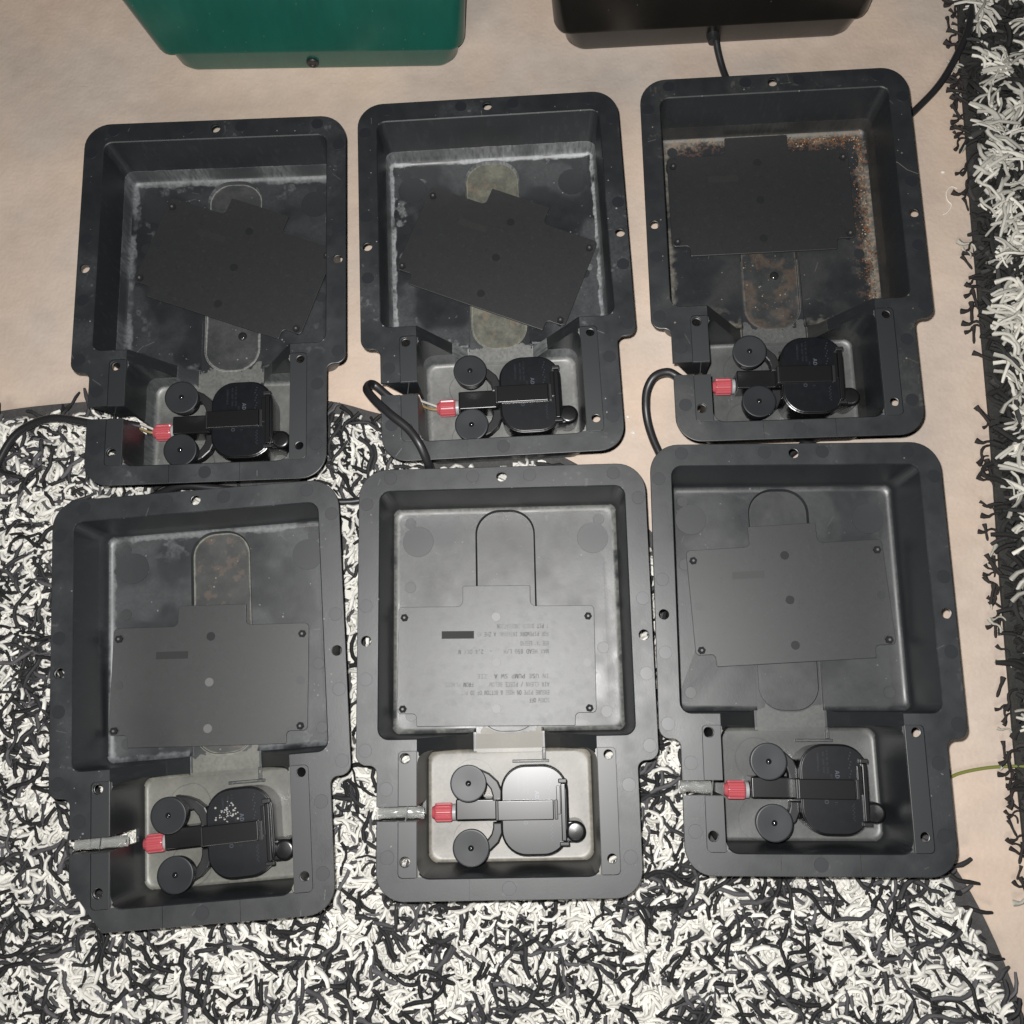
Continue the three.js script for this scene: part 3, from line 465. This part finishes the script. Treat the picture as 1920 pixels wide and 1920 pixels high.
const rugEdge = new THREE.CatmullRomCurve3([[-0.60, -0.165], [-0.50, -0.200], [-0.4071, -0.2208], [-0.3403, -0.2282], [-0.2447, -0.2317], [-0.1574, -0.2285], [-0.1167, -0.2179], [-0.045, -0.2035], [0.0268, -0.1805], [0.0823, -0.1285], [0.150, -0.0540], [0.215, 0.0200], [0.278, 0.0986], [0.2972, 0.1369], [0.3093, 0.1726], [0.3160, 0.20], [0.326, 0.27], [0.325, 0.34], [0.28, 0.40], [-0.1, 0.44], [-0.5, 0.40], [-0.63, 0.2], [-0.66, -0.05]].map(([x, z]) => V(x, 0, z)), true, 'centripetal');
const edgePts = rugEdge.getSpacedPoints(240);
function insideBy(x, z) { let c = false, d = 1e9; for (let i = 0, j = edgePts.length - 1; i < edgePts.length; j = i++) { const a = edgePts[i], b = edgePts[j]; if ((a.z > z) !== (b.z > z) && x < (b.x - a.x) * (z - a.z) / (b.z - a.z) + a.x) c = !c; d = Math.min(d, Math.hypot(a.x - x, a.z - z)); } return c ? d : -d; }
{
  const rug = thing('shag_rug', 'round white shag rug with curly black strands under the lower trays', 'rug');
  const s = new THREE.Shape(edgePts.map(p => new THREE.Vector2(p.x, -p.z)));
  const bg = new THREE.ExtrudeGeometry(s, { depth: 0.0018, bevelEnabled: true, bevelSize: 0.0008, bevelThickness: 0.0004, bevelSegments: 2 }); bg.rotateX(-Math.PI / 2); bg.translate(0, 0.0005, 0);
  const feltT = dataTex(256, 256, (i, j) => { const v = 0.6 + 0.8 * hash(i, j, 2) * fbm(i / 5, j / 5, 3); return [toS(0.075 * v), toS(0.073 * v), toS(0.072 * v)]; }); feltT.repeat.set(12, 12);
  part('felt_backing', bg, new THREE.MeshStandardMaterial({ map: feltT, roughness: 0.95 }), rug);
  const white = new THREE.MeshPhysicalMaterial({ color: 0xffffff, roughness: 0.9, sheen: 0.4, sheenRoughness: 0.6, sheenColor: new THREE.Color(0.6, 0.6, 0.6) });
  const black = new THREE.MeshStandardMaterial({ color: 0xffffff, roughness: 0.75 });
  { // lumpy white ground of the pile
    const pos = [], idx = [], c = 0.004, nx = 204, nz = 130, x0 = -0.47, z0 = -0.236, id = new Map();
    const ok = (x, z) => insideBy(x, z) > 0.0125 && !inTub(x, z, 1);
    const vert = (i, j) => { const k = i * 1000 + j; if (!id.has(k)) { const x = x0 + i * c, z = z0 + j * c; id.set(k, ok(x, z) ? pos.length / 3 : -1); if (id.get(k) >= 0) pos.push(x + (hash(i, j, 1) - 0.5) * 0.002, 0.0032 + (inTub(x, z, 10) ? 0.001 : 0.006) * fbm(x * 130, z * 130, 8, 3), z + (hash(i, j, 2) - 0.5) * 0.002); } return id.get(k); };
    for (let i = 0; i < nx; i++) for (let j = 0; j < nz; j++) { const a = vert(i, j), b = vert(i + 1, j), d = vert(i, j + 1), e = vert(i + 1, j + 1); if (a < 0 || b < 0 || d < 0 || e < 0) continue; idx.push(a, d, b, b, d, e); }
    const g = new THREE.BufferGeometry(); g.setAttribute('position', new THREE.Float32BufferAttribute(pos, 3)); g.setIndex(idx); g.computeVertexNormals();
    part('pile_ground', g, new THREE.MeshStandardMaterial({ color: new THREE.Color().setRGB(0.64, 0.628, 0.58), roughness: 0.95 }), rug);
  }
  const r = rng(2024), W = [[], [], [], []], K = [[], [], [], []];
  const near = (x, z, a, l) => inTub(x, z, 3) || inTub(x + Math.cos(a) * l, z - Math.sin(a) * l, 3.5) || inTub(x - Math.cos(a) * l, z + Math.sin(a) * l, 3.5);
  const X0 = -0.46, X1 = 0.335, Z0 = -0.235, Z1 = 0.27;
  // white: short, thick, dense
  for (let n = 0; n < 52000; n++) {
    const x = X0 + r() * (X1 - X0), z = Z0 + r() * (Z1 - Z0), a = r() * 6.283, u = r(), v = r(), e = insideBy(x, z);
    if (e < 0.012 + 0.006 * u || near(x, z, a, 0.009)) continue;
    W[n % 4].push({ x, y: 0.004 + 0.005 * v, z, a, rz: (u - 0.5) * 1.3, rx: (r() - 0.5) * 1.0, s: 0.75 + 0.5 * r() });
  }
  W.forEach((t, k) => stuff('white_pile', yarn(40 + k, 0.010 + 0.003 * k, 0.00095 + 0.00015 * k, 1.7, 0.003, 0.5, 5, 5), white, t, rug, (q, i) => { const b = 0.64 + 0.14 * hash(i, k, 3); return [b, b * 0.982, b * 0.915]; }));
  // black: long, thin, lying over it, some clumped
  const seeds = []; for (let n = 0; n < 900; n++) seeds.push([X0 + r() * (X1 - X0), Z0 + r() * (Z1 - Z0)]);
  for (let n = 0; n < 11800; n++) {
    let x, z; if (n % 3 === 0) { const q = seeds[n % seeds.length]; x = q[0] + (r() - 0.5) * 0.022; z = q[1] + (r() - 0.5) * 0.022; } else { x = X0 + r() * (X1 - X0); z = Z0 + r() * (Z1 - Z0); }
    const a = r() * 6.283, u = r(), e = insideBy(x, z); if (e < (u < 0.06 ? 0.002 : 0.009) || near(x, z, a, 0.013)) continue;
    K[n % 4].push({ x, y: 0.006 + 0.006 * r(), z, a, rz: (r() - 0.5) * 0.5, rx: (r() - 0.5) * 0.4, s: 0.65 + 0.65 * r() });
  }
  K.forEach((t, k) => stuff('black_strands', yarn(80 + k, 0.014 + 0.005 * k, 0.00122, 0.8 + 0.3 * k, 0.0025, 0.3, 8, 6), black, t, rug, (q, i) => { const h = hash(i, k, 9), b = h < 0.22 ? 0.05 + 0.25 * h : h < 0.5 ? 0.03 : 0.013; return [b * 1.03, b, b * 1.06]; }));
}
{
  const rug = thing('runner_rug', 'narrow dark shag rug with white strands along the right edge', 'rug');
  const E = [[0.343, -0.72], [0.3397, -0.5701], [0.336, -0.5062], [0.335, -0.4491], [0.3328, -0.3801], [0.3314, -0.2922], [0.3305, -0.2084], [0.3266, -0.0901], [0.3247, 0.0202], [0.3247, 0.0897], [0.326, 0.14], [0.329, 0.30]];
  const s = new THREE.Shape([...E.map(([x, z]) => new THREE.Vector2(x + 0.002, -z)), new THREE.Vector2(0.62, -0.30), new THREE.Vector2(0.62, 0.72)]);
  const bg = new THREE.ExtrudeGeometry(s, { depth: 0.0028, bevelEnabled: true, bevelSize: 0.001, bevelThickness: 0.0006, bevelSegments: 2 }); bg.rotateX(-Math.PI / 2); bg.translate(0, 0.0007, 0);
  const feltT = dataTex(256, 256, (i, j) => { const v = 0.55 + 0.9 * hash(i, j, 2) * fbm(i / 5, j / 3, 13); return [toS(0.036 * v), toS(0.036 * v), toS(0.033 * v)]; }); feltT.repeat.set(12, 12);
  part('bound_edge', bg, new THREE.MeshStandardMaterial({ map: feltT, roughness: 0.95 }), rug);
  const mat = new THREE.MeshStandardMaterial({ color: 0xffffff, roughness: 0.85 });
  const edgeX = z => { for (let i = 0; i + 1 < E.length; i++) if (z <= E[i + 1][1]) { const t = (z - E[i][1]) / (E[i + 1][1] - E[i][1]); return E[i][0] + t * (E[i + 1][0] - E[i][0]); } return 0.33; };
  const r = rng(777), W = [[], [], []], K = [[], [], []], P = [[], []];
  for (let n = 0; n < 9000; n++) { const z = -0.64 + r() * 0.85, e = 0.010 + r() * 0.11, x = edgeX(z) + e; K[n % 3].push({ x, y: 0.003 + 0.007 * r(), z, a: r() * 6.283, rx: (r() - 0.5) * 0.9, rz: (r() - 0.5) * 0.9, s: 0.7 + 0.6 * r() }); }
  const cl = []; for (let n = 0; n < 420; n++) cl.push([-0.64 + r() * 0.85, 0.012 + Math.pow(r(), 1.4) * 0.1, r() * 6.283]);
  for (let n = 0; n < 2300; n++) { const q = cl[n % cl.length], z = q[0] + (r() - 0.5) * 0.018, x = edgeX(z) + Math.max(0.009, q[1] + (r() - 0.5) * 0.014); W[n % 3].push({ x, y: 0.010 + 0.006 * r(), z, a: q[2] + (r() - 0.5) * 1.2, rz: (r() - 0.5) * 0.6, rx: (r() - 0.5) * 0.5, s: 0.6 + 0.7 * r() }); }
  for (let n = 0; n < 210; n++) { const z = -0.60 + r() * 0.8, bunch = fbm(z * 22, 3, 5, 2) > 0.47; if (!bunch && r() < 0.72) continue; P[n % 2].push({ x: edgeX(z) - 0.001 - r() * 0.006, y: 0.0012 + 0.003 * r(), z, a: Math.PI + (r() - 0.5) * 2.2 - 0.3, s: 0.6 + 0.5 * r() }); }
  K.forEach((t, k) => stuff('dark_pile', yarn(120 + k, 0.018 + 0.004 * k, 0.0017, 1.4, 0.003, 0.3, 6, 5), mat, t, rug, (q, i) => { const b = hash(i, k, 9) < 0.2 ? 0.035 : 0.014; return [b, b, b * 0.95]; }));
  W.forEach((t, k) => stuff('white_strands', yarn(150 + k, 0.015 + 0.005 * k, 0.00115, 1.2, 0.0035, 0.4, 8, 5), mat, t, rug, (q, i) => { const b = 0.3 + 0.4 * hash(i, k, 3); return [b, b * 0.97, b * 0.87]; }));
  P.forEach((t, k) => stuff('edge_tufts', yarn(180 + k, 0.015 + 0.004 * k, 0.0011, 1.7, 0.0012, 0.9, 7, 6), mat, t, rug, (q, i) => hash(i, k, 6) < 0.12 ? [0.4, 0.39, 0.34] : [0.02, 0.017, 0.016]));
}

// ---------------------------------------------------------------- loose dirt, drops and crumbs
{
  const fl = thing('rust_flakes', 'orange rust flakes scattered in the basin of the upper right tray', 'rust'); fl.userData.kind = 'stuff';
  const g = new THREE.IcosahedronGeometry(0.0007, 0), r = rng(99), A = [];
  const put = (x, z, s) => { const p = onTray(2, x, -DB + 0.4, z); A.push({ x: p.x, y: p.y, z: p.z, a: r() * 6, rx: r() * 3, rz: r() * 3, s }); };
  for (let n = 0; n < 1100; n++) { const k = r(), e = r() * r(); if (k < 0.4) put(2 + r() * 72, -94 + e * 12 + 1, 0.35 + r() * 0.7); else if (k < 0.85) put(76.3 - e * 12, -92 + r() * 146, 0.3 + r() * 0.75); else if (k < 0.93) put(-50 + r() * 120, -95 + e * 10, 0.3 + r() * 0.5); else { const p = onTray(2, -19 + r() * 38, -54.4, 4 + r() * 53); A.push({ x: p.x, y: p.y, z: p.z, a: r() * 6, rx: r() * 3, rz: r() * 3, s: 0.3 + r() * 0.6 }); } }
  stuff('flakes', g, new THREE.MeshStandardMaterial({ color: 0xffffff, roughness: 0.9 }), A, fl, (q, i) => { const h = hash(i, 1, 1); return h < 0.62 ? [0.12 + 0.1 * h, 0.05 + 0.04 * h, 0.024] : h < 0.9 ? [0.06, 0.045, 0.028] : [0.3, 0.26, 0.2]; });
}
{
  const water = new THREE.MeshPhysicalMaterial({ color: new THREE.Color().setRGB(0.02, 0.021, 0.022), roughness: 0.1, ior: 1.5, clearcoat: 1, clearcoatRoughness: 0.04 });
  const dome = () => { const g = new THREE.SphereGeometry(0.0034, 28, 14, 0, Math.PI * 2, 0, Math.PI / 2); g.scale(1, 0.6, 1); return g; };
  for (const [i, x, z, lab] of [[0, 7.5, 33, 'round shiny drop on the oval pocket of the upper left tray'], [2, 3.5, 18, 'round shiny drop on the oval pocket of the rusty tray']]) setOn(thingMesh('water_drop', dome(), water, lab, 'drop'), i, x, -54.7, z);
  const grit = thing('pale_grit', 'little heap of pale grit on the pump in the cut corner tray', 'grit'); grit.userData.kind = 'stuff';
  const r = rng(31), A = []; for (let n = 0; n < 46; n++) { const p = onTray(3, 9 + (r() + r() - 1) * 8, -DW + 28.3, 97.5 + (r() + r() - 1) * 8); A.push({ x: p.x, y: p.y, z: p.z, a: r() * 6, rx: r() * 3, rz: r() * 3, s: 0.4 + r() * 0.8 }); }
  stuff('grains', new THREE.IcosahedronGeometry(0.0007, 0), new THREE.MeshStandardMaterial({ color: new THREE.Color().setRGB(0.33, 0.33, 0.32), roughness: 0.8 }), A, grit);
  const crumbMat = new THREE.MeshStandardMaterial({ color: new THREE.Color().setRGB(0.72, 0.7, 0.64), roughness: 0.8 });
  for (const [x, z, s, lab] of [[0.0674, -0.2165, 1, 'white crumb on the floor left of the cable loop, upper of two'], [0.0712, -0.2042, 1.1, 'white crumb on the floor left of the cable loop, lower of two'], [0.3165, -0.415, 1, 'tiny white crumb on the floor right of the cracked rim']]) { const g = new THREE.DodecahedronGeometry(0.0014 * s, 0); g.scale(1.2, 0.7, 0.9); const m = thingMesh('crumb', g, crumbMat, lab, 'crumb', 'white crumbs on the floor'); m.position.set(x, 0.0008, z); m.rotation.y = x * 90; }
  cable('white_thread', [V(0.326, 0.0006, -0.401), V(0.3215, 0.0007, -0.4025), V(0.3175, 0.0007, -0.3975), V(0.3178, 0.0007, -0.391), V(0.3205, 0.0006, -0.387), V(0.3165, 0.0006, -0.3805), V(0.3135, 0.0006, -0.379)], 0.0004, crumbMat, 'curled white thread on the floor beside the narrow rug', 'thread', 40);
}
renderer.render(scene, camera);
